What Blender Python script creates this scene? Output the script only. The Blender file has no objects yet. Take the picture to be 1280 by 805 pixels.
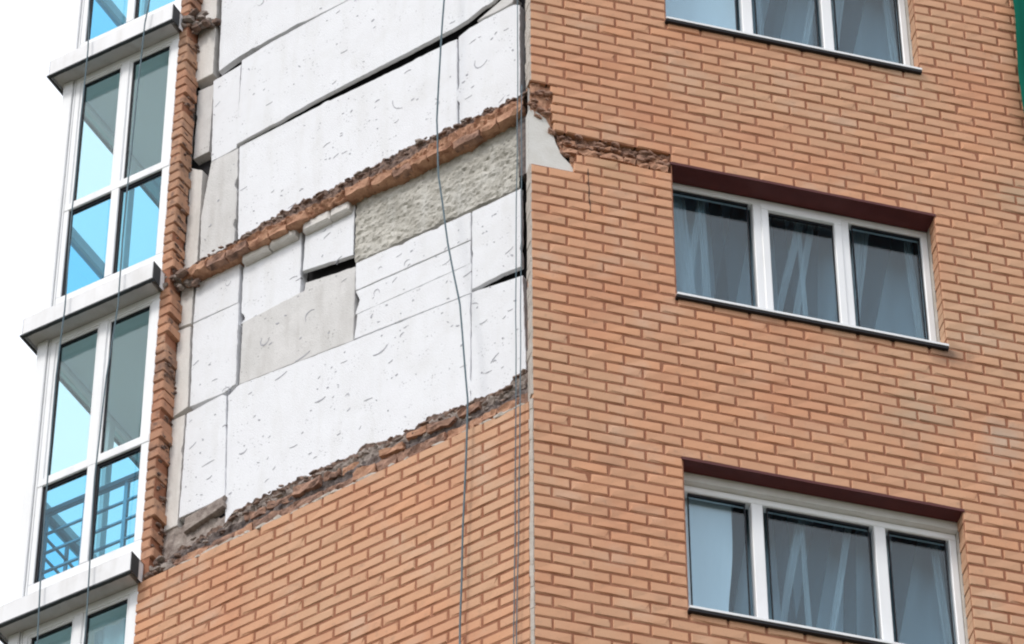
import bpy, bmesh, math, random
from mathutils import Vector, Matrix, noise

random.seed(7)
sc = bpy.context.scene
R = math.radians
ZO = 24.6                       # metres from the ground to the course taken as zero

# ------------------------------------------------------------------ camera
YAW, PIT, ROL = 0.26163361739527174, 0.8094710359893776, -0.0028203989294895014
FPX = math.exp(1.7965642903712697) * 1000
DIST = math.exp(1.1682211732044676) * 10
OX, OY = 25.62301224764722, 76.27595688025451
fw = Vector((math.sin(YAW) * math.cos(PIT), math.cos(YAW) * math.cos(PIT), math.sin(PIT)))
rr = Vector((math.cos(YAW), -math.sin(YAW), 0))
uu = rr.cross(fw)
CR = math.cos(ROL) * rr + math.sin(ROL) * uu
CU = -math.sin(ROL) * rr + math.cos(ROL) * uu
CAM = -(fw * DIST + CR * (OX * DIST / FPX) - CU * (OY * DIST / FPX)) + Vector((0, 0, ZO))
cd = bpy.data.cameras.new('camera')
cd.sensor_width = 36
cd.lens = 36 * FPX / 1280
cd.clip_start = 0.1
cd.clip_end = 8000
cam = bpy.data.objects.new('camera', cd)
sc.collection.objects.link(cam)
m3 = Matrix((CR, CU, -fw)).transposed()
cam.matrix_world = Matrix.Translation(CAM) @ m3.to_4x4()
sc.camera = cam

# ------------------------------------------------------------------ sky, sun
SUN_EL, SUN_AZ = R(46), R(238)      # compass: 0 = +Y, clockwise
w = bpy.data.worlds.new('World')
sc.world = w
w.use_nodes = True
nt = w.node_tree
nt.nodes.clear()
sky = nt.nodes.new('ShaderNodeTexSky')
sky.sky_type = 'NISHITA'
sky.sun_disc = False
sky.sun_elevation = SUN_EL
sky.sun_rotation = SUN_AZ
sky.air_density = 1.0
sky.dust_density = 4.0
cloud = nt.nodes.new('ShaderNodeMixRGB')      # the closed white cloud layer over it
cloud.inputs[0].default_value = 0.86
cloud.inputs[2].default_value = (11.0, 11.35, 12.1, 1)
bg = nt.nodes.new('ShaderNodeBackground')
bg.inputs[1].default_value = 0.122
wo = nt.nodes.new('ShaderNodeOutputWorld')
nt.links.new(sky.outputs[0], cloud.inputs[1])
nt.links.new(cloud.outputs[0], bg.inputs[0])
nt.links.new(bg.outputs[0], wo.inputs[0])
sd = bpy.data.lights.new('sun', 'SUN')
sd.energy = 1.5
sd.angle = R(14)
sd.color = (1.0, 0.96, 0.9)
sun = bpy.data.objects.new('sun', sd)
sc.collection.objects.link(sun)
sdir = Vector((math.sin(SUN_AZ) * math.cos(SUN_EL), math.cos(SUN_AZ) * math.cos(SUN_EL), math.sin(SUN_EL)))
sun.rotation_euler = (-sdir).to_track_quat('-Z', 'Y').to_euler()
sun.location = sdir * 60
sc.view_settings.view_transform = 'Standard'
sc.view_settings.look = 'None'
sc.view_settings.exposure = 0.0
sc.view_settings.gamma = 1.0
sc.render.film_transparent = False
sc.render.engine = 'CYCLES'
sc.cycles.max_bounces = 10
sc.cycles.transparent_max_bounces = 16
sc.cycles.filter_width = 2.1

# ------------------------------------------------------------------ materials
def mat(name, col=(.5, .5, .5), rough=.8, var=0.0, nscale=8.0, col2=None, nfac=0.0, bump=0.0, bscale=60.0, metal=0.0, spec=0.3, stretch=None, pits=None, grime=None):
    m = bpy.data.materials.new(name)
    m.use_nodes = True
    t = m.node_tree
    b = t.nodes['Principled BSDF']
    b.inputs['Roughness'].default_value = rough
    b.inputs['Metallic'].default_value = metal
    b.inputs['Specular IOR Level'].default_value = spec
    b.inputs['Base Color'].default_value = (*col, 1)
    geo = t.nodes.new('ShaderNodeNewGeometry')
    cur = None
    if col2 is not None:
        n = t.nodes.new('ShaderNodeTexNoise')
        n.inputs['Scale'].default_value = nscale
        n.inputs['Detail'].default_value = 6
        n.inputs['Roughness'].default_value = .62
        t.links.new(geo.outputs['Position'], n.inputs['Vector'])
        rp = t.nodes.new('ShaderNodeValToRGB')
        rp.color_ramp.elements[0].position = .5 - .22 * (1 - nfac) - .03
        rp.color_ramp.elements[1].position = .5 + .22 * (1 - nfac) + .03
        rp.color_ramp.elements[0].color = (*col, 1)
        rp.color_ramp.elements[1].color = (*col2, 1)
        t.links.new(n.outputs['Fac'], rp.inputs['Fac'])
        cur = rp.outputs['Color']
        t.links.new(cur, b.inputs['Base Color'])
    def over(prev, fac, c, k):
        mx = t.nodes.new('ShaderNodeMixRGB'); mx.inputs[2].default_value = (*c, 1)
        t.links.new(fac, mx.inputs[0])
        if prev is None: mx.inputs[1].default_value = (*col, 1)
        else: t.links.new(prev, mx.inputs[1])
        t.links.new(mx.outputs[0], b.inputs['Base Color'])
        return mx.outputs[0]
    def ramp(v, lo, hi, top):
        mr = t.nodes.new('ShaderNodeMapRange')
        mr.inputs['From Min'].default_value = lo; mr.inputs['From Max'].default_value = hi; mr.inputs['To Max'].default_value = top
        t.links.new(v, mr.inputs['Value'])
        return mr.outputs[0]
    if grime:                                   # (colour, strength): runs of dirt drawn out downwards, and soft blotches
        mp = t.nodes.new('ShaderNodeMapping'); mp.inputs['Scale'].default_value = (7, 7, .9)
        t.links.new(geo.outputs['Position'], mp.inputs['Vector'])
        n = t.nodes.new('ShaderNodeTexNoise'); n.inputs['Scale'].default_value = 1.6; n.inputs['Detail'].default_value = 6
        t.links.new(mp.outputs[0], n.inputs['Vector'])
        cur = over(cur, ramp(n.outputs['Fac'], .5, .78, grime[1]), grime[0], 1)
        n = t.nodes.new('ShaderNodeTexNoise'); n.inputs['Scale'].default_value = 2.1; n.inputs['Detail'].default_value = 8; n.inputs['Roughness'].default_value = .7
        t.links.new(geo.outputs['Position'], n.inputs['Vector'])
        cur = over(cur, ramp(n.outputs['Fac'], .52, .72, grime[1] * .9), grime[0], 1)
    if pits:                                    # (scale, colour): small dark pores gathered in drifts
        v = t.nodes.new('ShaderNodeTexVoronoi'); v.inputs['Scale'].default_value = pits[0]; v.inputs['Randomness'].default_value = 1
        t.links.new(geo.outputs['Position'], v.inputs['Vector'])
        n = t.nodes.new('ShaderNodeTexNoise'); n.inputs['Scale'].default_value = pits[0] * .22; n.inputs['Detail'].default_value = 4
        t.links.new(geo.outputs['Position'], n.inputs['Vector'])
        m1 = t.nodes.new('ShaderNodeMath'); m1.operation = 'MULTIPLY'
        t.links.new(ramp(v.outputs['Distance'], .30, .12, 1.0), m1.inputs[0]); t.links.new(ramp(n.outputs['Fac'], .52, .64, pits[2]), m1.inputs[1])
        cur = over(cur, m1.outputs[0], pits[1], 1)
    if bump:
        n2 = t.nodes.new('ShaderNodeTexNoise')
        n2.inputs['Scale'].default_value = bscale
        n2.inputs['Detail'].default_value = 5
        t.links.new(geo.outputs['Position'], n2.inputs['Vector'])
        bp = t.nodes.new('ShaderNodeBump')
        bp.inputs['Strength'].default_value = bump
        bp.inputs['Distance'].default_value = .01
        t.links.new(n2.outputs['Fac'], bp.inputs['Height'])
        t.links.new(bp.outputs['Normal'], b.inputs['Normal'])
    return m

def brick_mat(name, base, tan, red, soot, dirt=1.0):
    m = bpy.data.materials.new(name)
    m.use_nodes = True
    t = m.node_tree
    N, K = t.nodes, t.links
    b = N['Principled BSDF']
    b.inputs['Roughness'].default_value = .82
    b.inputs['Specular IOR Level'].default_value = .25
    geo = N.new('ShaderNodeNewGeometry')
    oi = N.new('ShaderNodeObjectInfo')
    ad = N.new('ShaderNodeMath'); ad.operation = 'ADD'
    K.new(geo.outputs['Random Per Island'], ad.inputs[0]); K.new(oi.outputs['Random'], ad.inputs[1])
    fr = N.new('ShaderNodeMath'); fr.operation = 'FRACT'
    K.new(ad.outputs[0], fr.inputs[0])
    rp = N.new('ShaderNodeValToRGB')
    e = rp.color_ramp.elements
    e[0].position = 0; e[0].color = (*[c * .95 for c in base], 1)
    e[1].position = 1; e[1].color = (*[min(1, c * 1.05) for c in base], 1)
    x = e.new(.5); x.color = (*base, 1)
    x = e.new(.8); x.color = (*[base[0] * 1.05, base[1] * .98, base[2] * .92], 1)
    K.new(fr.outputs[0], rp.inputs['Fac'])
    def patch(prev, scale, col, lo, hi, strength, detail=3):
        n = N.new('ShaderNodeTexNoise')
        n.inputs['Scale'].default_value = scale
        n.inputs['Detail'].default_value = detail
        K.new(geo.outputs['Position'], n.inputs['Vector'])
        mr = N.new('ShaderNodeMapRange')
        mr.inputs['From Min'].default_value = lo
        mr.inputs['From Max'].default_value = hi
        mr.inputs['To Max'].default_value = strength
        K.new(n.outputs['Fac'], mr.inputs['Value'])
        mx = N.new('ShaderNodeMixRGB')
        mx.inputs[2].default_value = (*col, 1)
        K.new(mr.outputs[0], mx.inputs[0]); K.new(prev, mx.inputs[1])
        return mx.outputs[0]
    c = patch(rp.outputs['Color'], .55, tan, .42, .66, .75)
    c = patch(c, 1.3, red, .5, .68, .6)
    c = patch(c, 3.1, soot, .58, .78, min(.9, .45 * dirt), 5)
    c = patch(c, 2.3, (.62, .46, .35), .56, .74, .5, 8)
    c = patch(c, 17, soot, .60 - .06 * (dirt - 1), .76, min(.9, .45 * dirt), 6)
    c = patch(c, 60, soot, .6, .8, .45, 3)
    def spot(prev, loc, rad, col, strength):
        d = N.new('ShaderNodeVectorMath'); d.operation = 'DISTANCE'
        d.inputs[1].default_value = loc
        K.new(geo.outputs['Position'], d.inputs[0])
        n = N.new('ShaderNodeTexNoise'); n.inputs['Scale'].default_value = 5; n.inputs['Detail'].default_value = 5
        K.new(geo.outputs['Position'], n.inputs['Vector'])
        sm = N.new('ShaderNodeMath'); sm.operation = 'MULTIPLY_ADD'
        K.new(n.outputs['Fac'], sm.inputs[0]); sm.inputs[1].default_value = rad * 1.4; K.new(d.outputs['Value'], sm.inputs[2])
        mr = N.new('ShaderNodeMapRange')
        mr.inputs['From Min'].default_value = rad * 1.5; mr.inputs['From Max'].default_value = rad * .7
        mr.inputs['To Max'].default_value = strength
        K.new(sm.outputs[0], mr.inputs['Value'])
        mx = N.new('ShaderNodeMixRGB'); mx.inputs[2].default_value = (*col, 1)
        K.new(mr.outputs[0], mx.inputs[0]); K.new(prev, mx.inputs[1])
        return mx.outputs[0]
    for sx, sz, rad, col, st in ((3.02, 1.06, .22, (.16, .11, .085), .75), (2.75, .42, .5, (.46, .36, .26), .6), (3.35, .3, .3, (.5, .43, .35), .55),
                                 (.9, 3.0, .55, red, .8), (1.6, 2.95, .5, red, .55), (1.9, .35, .5, red, .6), (.65, 2.33, .3, (.50, .33, .2), .6), (3.6, 2.9, .4, (.36, .31, .22), .5)):
        c = spot(c, (sx, 0, ZO + sz), rad, col, st)
    K.new(c, b.inputs['Base Color'])
    n2 = N.new('ShaderNodeTexNoise'); n2.inputs['Scale'].default_value = 90; n2.inputs['Detail'].default_value = 4
    K.new(geo.outputs['Position'], n2.inputs['Vector'])
    bp = N.new('ShaderNodeBump'); bp.inputs['Strength'].default_value = .35; bp.inputs['Distance'].default_value = .006
    K.new(n2.outputs['Fac'], bp.inputs['Height']); K.new(bp.outputs['Normal'], b.inputs['Normal'])
    return m

def glass_mat(name, tint, ior=1.5, refl=1.0):
    m = bpy.data.materials.new(name)
    m.use_nodes = True
    t = m.node_tree
    t.nodes.clear()
    out = t.nodes.new('ShaderNodeOutputMaterial')
    tr = t.nodes.new('ShaderNodeBsdfTransparent'); tr.inputs[0].default_value = (*tint, 1)
    gl = t.nodes.new('ShaderNodeBsdfGlossy'); gl.inputs['Roughness'].default_value = .02
    gl.inputs[0].default_value = (refl, refl, refl, 1)
    # Schlick reflectance of a thin sheet, the same from both of its sides
    geo = t.nodes.new('ShaderNodeNewGeometry')
    dt = t.nodes.new('ShaderNodeVectorMath'); dt.operation = 'DOT_PRODUCT'
    t.links.new(geo.outputs['Incoming'], dt.inputs[0]); t.links.new(geo.outputs['Normal'], dt.inputs[1])
    def mth(op, a, b):
        n = t.nodes.new('ShaderNodeMath'); n.operation = op
        for i, q in enumerate((a, b)):
            if q is None: continue
            if isinstance(q, float): n.inputs[i].default_value = q
            else: t.links.new(q, n.inputs[i])
        return n.outputs[0]
    f0 = ((ior - 1) / (ior + 1)) ** 2
    sch = mth('ADD', mth('MULTIPLY', mth('POWER', mth('SUBTRACT', 1.0, mth('ABSOLUTE', dt.outputs['Value'], None)), 5.0), 1 - f0), f0)
    mx = t.nodes.new('ShaderNodeMixShader')
    t.links.new(sch, mx.inputs[0]); t.links.new(tr.outputs[0], mx.inputs[1]); t.links.new(gl.outputs[0], mx.inputs[2])
    t.links.new(mx.outputs[0], out.inputs[0])
    return m

def cloth_mat(name, col, trans=.5, sheer=0.0):
    m = bpy.data.materials.new(name)
    m.use_nodes = True
    t = m.node_tree
    t.nodes.clear()
    out = t.nodes.new('ShaderNodeOutputMaterial')
    d = t.nodes.new('ShaderNodeBsdfDiffuse'); d.inputs[0].default_value = (*col, 1)
    l = t.nodes.new('ShaderNodeBsdfTranslucent'); l.inputs[0].default_value = (*col, 1)
    mx = t.nodes.new('ShaderNodeMixShader'); mx.inputs[0].default_value = trans
    t.links.new(d.outputs[0], mx.inputs[1]); t.links.new(l.outputs[0], mx.inputs[2])
    o_ = mx.outputs[0]
    if sheer:
        tp = t.nodes.new('ShaderNodeBsdfTransparent')
        m2 = t.nodes.new('ShaderNodeMixShader'); m2.inputs[0].default_value = sheer
        t.links.new(o_, m2.inputs[1]); t.links.new(tp.outputs[0], m2.inputs[2]); o_ = m2.outputs[0]
    t.links.new(o_, out.inputs[0])
    return m

M = {}
M['brick'] = brick_mat('face_brick', (.635, .345, .21), (.59, .375, .24), (.595, .275, .158), (.34, .215, .15))
M['brick_weathered'] = brick_mat('weathered_brick', (.52, .28, .175), (.40, .25, .17), (.46, .20, .12), (.14, .09, .075), 2.3)
M['brick_broken'] = mat('broken_brick', (.60, .35, .23), .9, col2=(.33, .16, .10), nscale=14, nfac=.3, pits=(34, (.12, .07, .05), .9), bump=.8, bscale=50)
M['brick_dirty'] = mat('dirty_broken_brick', (.48, .28, .20), .9, col2=(.15, .09, .07), nscale=16, nfac=.35, bump=.8, bscale=50)
M['mortar'] = mat('brown_mortar', (.29, .115, .062), .95, col2=(.39, .18, .11), nscale=9, bump=.6, bscale=120)
M['mortar_pale'] = mat('pale_mortar', (.6, .55, .5), .95, col2=(.42, .37, .32), nscale=9, bump=.5)
M['rubble'] = mat('grey_rubble', (.27, .22, .20), .95, col2=(.06, .05, .055), nscale=18, nfac=.2, bump=.9, bscale=45)
M['crack'] = mat('dark_crack', (.09, .05, .035), .95)  # dark brown colour of the thin crack strip
M['rubble_brown'] = mat('brown_rubble', (.36, .24, .185), .95, col2=(.065, .05, .05), nscale=24, nfac=.15, bump=.9, bscale=45)
M['rubble_grey'] = mat('light_mortar_rubble', (.44, .38, .34), .95, col2=(.18, .14, .125), nscale=16, nfac=.2, bump=.9, bscale=45)
M['board'] = mat('white_insulation', (.85, .86, .895), .9, col2=(.80, .805, .835), nscale=4, bump=.45, bscale=110, grime=((.66, .65, .63), .3), pits=(38, (.36, .36, .38), .75))
M['board_grey'] = mat('greyish_insulation', (.72, .705, .70), .9, col2=(.62, .61, .60), nscale=6, bump=.5, bscale=90, grime=((.50, .48, .46), .6), pits=(30, (.32, .31, .3), .8))
M['board_beige'] = mat('beige_insulation', (.77, .74, .71), .9, col2=(.68, .65, .62), nscale=6, bump=.4, grime=((.46, .42, .38), .5))
M['residue'] = mat('grey_adhesive', (.30, .30, .34), .9, col2=(.56, .56, .6), nscale=14)
M['concrete'] = mat('rough_concrete', (.63, .605, .55), .95, col2=(.36, .34, .30), nscale=5, nfac=.2, bump=1.0, bscale=55, pits=(22, (.13, .125, .115), .95), grime=((.70, .69, .66), .5))
M['dark_void'] = mat('dark_gap_shade', (.03, .028, .03), .9)  # dark colour painting the shade of the gap by the corner
M['backing'] = mat('grey_backing_wall', (.2, .19, .18), .95, bump=.4)
M['gap_shade'] = mat('black_gap_shade', (.025, .024, .027), .9)  # black backing colour, paints the shade in the gaps between boards
M['render'] = mat('white_render', (.72, .71, .69), .9, col2=(.62, .6, .56), nscale=7, bump=.3)
M['pvc'] = mat('white_pvc', (.87, .88, .90), .35, spec=.5, col2=(.84, .85, .87), nscale=3, grime=((.64, .63, .61), .25))
M['maroon'] = mat('maroon_steel', (.12, .026, .024), .55, col2=(.085, .02, .02), nscale=10)
M['gasket'] = mat('black_gasket', (.015, .015, .02), .6)
M['cladding'] = mat('white_cladding', (.85, .85, .87), .45, col2=(.79, .79, .81), nscale=3, grime=((.55, .53, .51), .4))
M['soffit'] = mat('grey_soffit', (.60, .585, .595), .85, col2=(.50, .485, .49), nscale=3, bump=.2, grime=((.36, .34, .33), .6))
M['drip'] = mat('dark_drip_edge', (.04, .045, .05), .6)
M['plaster'] = mat('inside_plaster', (.78, .78, .77), .9)
M['room'] = mat('room_paint', (.46, .54, .57), .9)
M['ceiling'] = mat('white_ceiling', (.86, .86, .86), .9)
M['glass'] = glass_mat('window_glass', (.825, .915, .96), 1.5)
M['glass_upper'] = glass_mat('cyan_glass', (.87, .975, .988), 1.5)
M['glass_lower'] = glass_mat('blue_film_glass', (.60, .88, .985), 1.4)
M['curtain'] = cloth_mat('grey_sheer_cloth', (.44, .56, .63), .25)
M['curtain_fold_light'] = cloth_mat('fold_light_cloth', (.66, .73, .77), .25, .5)  # pale strips paint the lit sides of the curtain folds
M['curtain_fold_shade'] = cloth_mat('fold_shade_cloth', (.045, .085, .105), .3, .3)  # dark strips paint the shaded sides of the curtain folds
M['blind'] = cloth_mat('white_cloth', (.90, .92, .95), .12)
M['rope'] = mat('blue_grey_rope', (.08, .13, .16), .8, col2=(.15, .20, .23), nscale=30)
M['net'] = cloth_mat('green_mesh', (.02, .22, .155), .45)
M['ground'] = mat('grass_ground', (.09, .10, .06), .95, col2=(.14, .12, .09), nscale=.3, bump=.3)
M['metal'] = mat('grey_metal', (.3, .33, .36), .5, metal=.3)
# far brickwork (beyond the picture) as a brick texture on a real wall
def farbrick():
    m = bpy.data.materials.new('far_brickwork')
    m.use_nodes = True
    t = m.node_tree
    b = t.nodes['Principled BSDF']; b.inputs['Roughness'].default_value = .85
    tc = t.nodes.new('ShaderNodeTexCoord')
    sx = t.nodes.new('ShaderNodeSeparateXYZ'); cx = t.nodes.new('ShaderNodeCombineXYZ')
    t.links.new(tc.outputs['Object'], sx.inputs[0])
    t.links.new(sx.outputs[0], cx.inputs[0]); t.links.new(sx.outputs[2], cx.inputs[1])
    br = t.nodes.new('ShaderNodeTexBrick')
    br.inputs['Scale'].default_value = 1
    br.inputs['Brick Width'].default_value = .26
    br.inputs['Row Height'].default_value = .098
    br.inputs['Mortar Size'].default_value = .006
    br.inputs['Color1'].default_value = (.42, .2, .115, 1)
    br.inputs['Color2'].default_value = (.48, .24, .14, 1)
    br.inputs['Mortar'].default_value = (.15, .08, .05, 1)
    t.links.new(cx.outputs[0], br.inputs['Vector']); t.links.new(br.outputs['Color'], b.inputs['Base Color'])
    return m
M['far'] = farbrick()

# ------------------------------------------------------------------ helpers
def link(name, me, m=None, parent=None, mw=None):
    o = bpy.data.objects.new(name, me)
    sc.collection.objects.link(o)
    if m is not None and not me.materials:
        me.materials.append(m)
    if parent is not None:
        o.parent = parent
    if mw is not None:
        o.matrix_local = mw
    return o

def mesh(name, vs, fs):
    me = bpy.data.meshes.new(name)
    me.from_pydata(vs, [], fs)
    bm = bmesh.new(); bm.from_mesh(me)
    bmesh.ops.recalc_face_normals(bm, faces=bm.faces)
    bm.to_mesh(me); bm.free()
    return me

class MB:
    def __init__(s): s.v = []; s.f = []
    def add(s, vs, fs):
        k = len(s.v)
        s.v += [tuple(v) for v in vs]; s.f += [tuple(i + k for i in f) for f in fs]
    def box(s, x0, x1, y0, y1, z0, z1, j=0.0):
        q = lambda: random.uniform(-j, j)
        s.add([(x0 + q(), y0 + q(), z0 + q()), (x1 + q(), y0 + q(), z0 + q()), (x1 + q(), y1, z0 + q()), (x0 + q(), y1, z0 + q()),
               (x0 + q(), y0 + q(), z1 + q()), (x1 + q(), y0 + q(), z1 + q()), (x1 + q(), y1, z1 + q()), (x0 + q(), y1, z1 + q())],
              [(0, 1, 5, 4), (1, 2, 6, 5), (2, 3, 7, 6), (3, 0, 4, 7), (4, 5, 6, 7), (3, 2, 1, 0)])
    def bbox(s, x0, x1, y0, y1, z0, z1, b=.006):
        """box with chamfered front edges"""
        s.add([(x0 + b, y0, z0 + b), (x1 - b, y0, z0 + b), (x1 - b, y0, z1 - b), (x0 + b, y0, z1 - b),
               (x0, y0 + b, z0), (x1, y0 + b, z0), (x1, y0 + b, z1), (x0, y0 + b, z1),
               (x0, y1, z0), (x1, y1, z0), (x1, y1, z1), (x0, y1, z1)],
              [(0, 1, 2, 3), (0, 4, 5, 1), (1, 5, 6, 2), (2, 6, 7, 3), (3, 7, 4, 0),
               (4, 8, 9, 5), (5, 9, 10, 6), (6, 10, 11, 7), (7, 11, 8, 4), (11, 10, 9, 8)])
    def quad(s, a, b, c, d): s.add([a, b, c, d], [(0, 1, 2, 3)])
    def mesh(s, name): return mesh(name, s.v, s.f)
    def build(s, name, m, parent=None, mw=None): return link(name, s.mesh(name), m, parent, mw)

def tag(o, label=None, cat=None, group=None, kind=None):
    if label: o['label'] = label
    if cat: o['category'] = cat
    if group: o['group'] = group
    if kind: o['kind'] = kind
    return o

def lerp_pts(pts, x):
    pts = sorted(pts)
    if x <= pts[0][0]: return pts[0][1]
    for (a, b), (c, d) in zip(pts, pts[1:]):
        if x <= c: return b + (d - b) * (x - a) / max(1e-6, c - a)
    return pts[-1][1]

def nz(x, y, z): return noise.noise(Vector((x, y, z)))

def rubble(name, m, parent, bot, top, db, dt, amp, zamp=.012, back=.2, step=.014, nv=7, seed=0, freq=14, bulge=.0):
    """a broken, ragged ledge along local x between two ragged lines, y is the depth"""
    x0 = max(min(p[0] for p in bot), min(p[0] for p in top)); x1 = min(max(p[0] for p in bot), max(p[0] for p in top))
    n = max(2, int((x1 - x0) / step))
    vs, fs = [], []
    for i in range(n + 1):
        x = x0 + (x1 - x0) * i / n
        zb = lerp_pts(bot, x) + zamp * (nz(x * 21, seed, 3) + .6 * nz(x * 55, seed, 9))
        zt = lerp_pts(top, x) + zamp * 1.5 * (nz(x * 11, seed, 5) + .8 * nz(x * 26, seed, 1) + .35 * nz(x * 70, seed, 7))
        vs.append((x, back, zb))
        for k in range(nv):
            v = k / (nv - 1)
            z = zb + (zt - zb) * v
            d = db + (dt - db) * v - bulge * math.sin(math.pi * v)
            d += amp * (nz(x * freq, z * freq * 1.6, seed) + .7 * nz(x * freq * 2.7, z * freq * 3.3, seed + 4))
            vs.append((x + .25 * amp * nz(x * 30, z * 30, seed + 8), d, z))
        vs.append((x, back, zt))
    c = nv + 2
    for i in range(n):
        for k in range(c - 1):
            a = i * c + k
            fs.append((a, a + c, a + c + 1, a + 1))
    return link(name, mesh(name, vs, fs), m, parent)

def lump(mb, c, s, seed, rot=0.0, rough=.35):
    """an irregular broken chunk"""
    bm = bmesh.new()
    bmesh.ops.create_icosphere(bm, subdivisions=1, radius=1)
    rm = Matrix.Rotation(rot, 3, 'Y') @ Matrix.Rotation(seed * 1.7, 3, 'Z') if rot is None else Matrix.Rotation(rot, 3, 'Y')
    vs = []
    for v in bm.verts:
        p = v.co.copy()
        p = Vector([max(-.72, min(.72, q)) * 1.25 for q in p])          # boxier
        p *= 1 + rough * nz(p.x * 1.7 + seed, p.y * 1.7, p.z * 1.7 + seed * .37)
        p = Vector((p.x * s[0], p.y * s[1], p.z * s[2]))
        p = rm @ p
        vs.append(p + Vector(c))
    fs = [tuple(v.index for v in f.verts) for f in bm.faces]
    bm.free()
    mb.add(vs, fs)

# ------------------------------------------------------------------ the ground
g = MB(); g.quad((-4000, -4000, 0), (4000, -4000, 0), (4000, 4000, 0), (-4000, 4000, 0))
tag(g.build('ground', M['ground']), 'grassy ground around the foot of the brick apartment block', kind='structure')

# ------------------------------------------------------------------ the building
bld = bpy.data.objects.new('apartment_building', None)
sc.collection.objects.link(bld)
tag(bld, 'orange brick apartment block with stripped insulation panels at its obtuse corner', 'building')
MR = Matrix.Translation((0, 0, ZO))                                       # right face: x along, y depth
ML = Matrix.Translation((0, 0, ZO)) @ Matrix.Rotation(R(-48), 4, 'Z')      # left face: -x along, y depth
H, P = .098, .26
def row_z(c): return -c * H

# --- windows openings on the right face
WX0, WX1 = 1.035, 2.985
WINS = [(-1.813, -.441), (1.127, 2.499), (4.067, 5.439)]

# --- right face backing / mortar
def holes_grid(mb, xs, zs, inside, y):
    for a, b in zip(xs, xs[1:]):
        for c, d in zip(zs, zs[1:]):
            if not inside((a + b) / 2, (c + d) / 2):
                mb.quad((a, y, c), (b, y, c), (b, y, d), (a, y, d))
RX1, RZ0, RZ1 = 4.42, -3.283, 6.517
def in_hole(x, z):
    if WX0 < x < WX1 and any(a < z < b for a, b in WINS): return True
    if 0 < x < .2 and 2.205 < z < 3.09: return True
    if .2 <= x < 1.03 and 2.205 < z < 2.6: return x < .33 or z > 2.39
    return False
wr = MB()
e = .004
zs = sorted([RZ0, RZ1, 2.205, 2.39, 2.6, 3.09] + [v for a, b in WINS for v in (a, b)])
holes_grid(wr, [0.004, .2, .33, 1.03, WX0, WX1, RX1], zs, in_hole, .007)
for a, b in WINS:                                   # mortar seen between the bricks in the reveals
    for x, s in ((WX0 - .012, 0), (WX1 + .012, 1)):
        wr.quad((x, .01, a), (x, .12, a), (x, .12, b), (x, .01, b))
wr.quad((.008, .01, RZ0), (.008, .13, RZ0), (.008, .13, 2.2), (.008, .01, 2.2))
wr.quad((.008, .01, 3.09), (.008, .13, 3.09), (.008, .13, RZ1), (.008, .01, RZ1))
wall_r = wr.build('brick_wall', M['mortar'], bld, MR)
tag(wall_r, 'long brick wall with three window rows')
bk = MB()
bk.quad((0.0, .075, 2.15), (1.04, .075, 2.15), (1.04, .075, 2.5), (0.0, .075, 2.5))
bk.quad((0.0, .075, 2.5), (1.04, .085, 2.5), (.5, .085, 3.15), (0.0, .075, 3.15))
bk.build('render_coat', M['render'], wall_r)
# far parts of the same wall
fr_ = MB()
fr_.quad((RX1, 0, -ZO), (12, 0, -ZO), (12, 0, 16), (RX1, 0, 16))
fr_.quad((0, 0, -ZO), (RX1, 0, -ZO), (RX1, 0, RZ0), (0, 0, RZ0))
fr_.quad((0, 0, RZ1), (RX1, 0, RZ1), (RX1, 0, 16), (0, 0, 16))
fr_.build('wall_face', M['far'], wall_r)

# --- left face backing
LX0 = -3.25
wl = MB()
wl.quad((LX0, .007, RZ0), (-.012, .007, RZ0), (-.012, .007, -.15), (LX0, .007, -.15))
wl.quad((LX0, .010, -.15), (-.012, .010, -.15), (-.012, .24, -.15), (LX0, .24, -.15))
wl.box(LX0 + .004, -3.168, .012, .15, -.14, RZ1)        # pilaster core
wall_l = wl.build('brick_wall', M['mortar'], bld, ML)
tag(wall_l, 'narrow wall with brick facing torn off above')
bk = MB()
bk.quad((-3.4, .245, -.5), (.16, .245, -.5), (.16, .245, RZ1), (-3.4, .245, RZ1))
bk.build('backing_wall', M['gap_shade'], wall_l)
fl_ = MB()
fl_.quad((LX0, 0, -ZO), (0, 0, -ZO), (0, 0, RZ0), (LX0, 0, RZ0))
fl_.quad((LX0, 0, RZ1), (0, 0, RZ1), (0, 0, 16), (LX0, 0, 16))
fl_.build('wall_face', M['far'], wall_l)

# --- inner core mass
core = MB()
fp = [(.98, 2.2), (12, 2.2), (12, 11.6), (5.8, 11.6), (-1.18, 4.59)]
n = len(fp)
core.add([(x, y, 0) for x, y in fp] + [(x, y, ZO + 16) for x, y in fp],
         [tuple(range(n))[::-1], tuple(range(n, 2 * n))] + [(i, (i + 1) % n, n + (i + 1) % n, n + i) for i in range(n)])
core.build('core_wall', M['backing'], bld)
rf = MB()
fp = [(.98, 2.2), (12, 2.2), (12, 11.6), (5.8, 11.6), (-1.18, 4.59)]
rf.add([(x, y, ZO + 16) for x, y in fp] + [(x, y, ZO + 16.3) for x, y in fp],
       [tuple(range(n))[::-1], tuple(range(n, 2 * n))] + [(i, (i + 1) % n, n + (i + 1) % n, n + i) for i in range(n)])
rf.build('roof', M['concrete'], bld)

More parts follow.
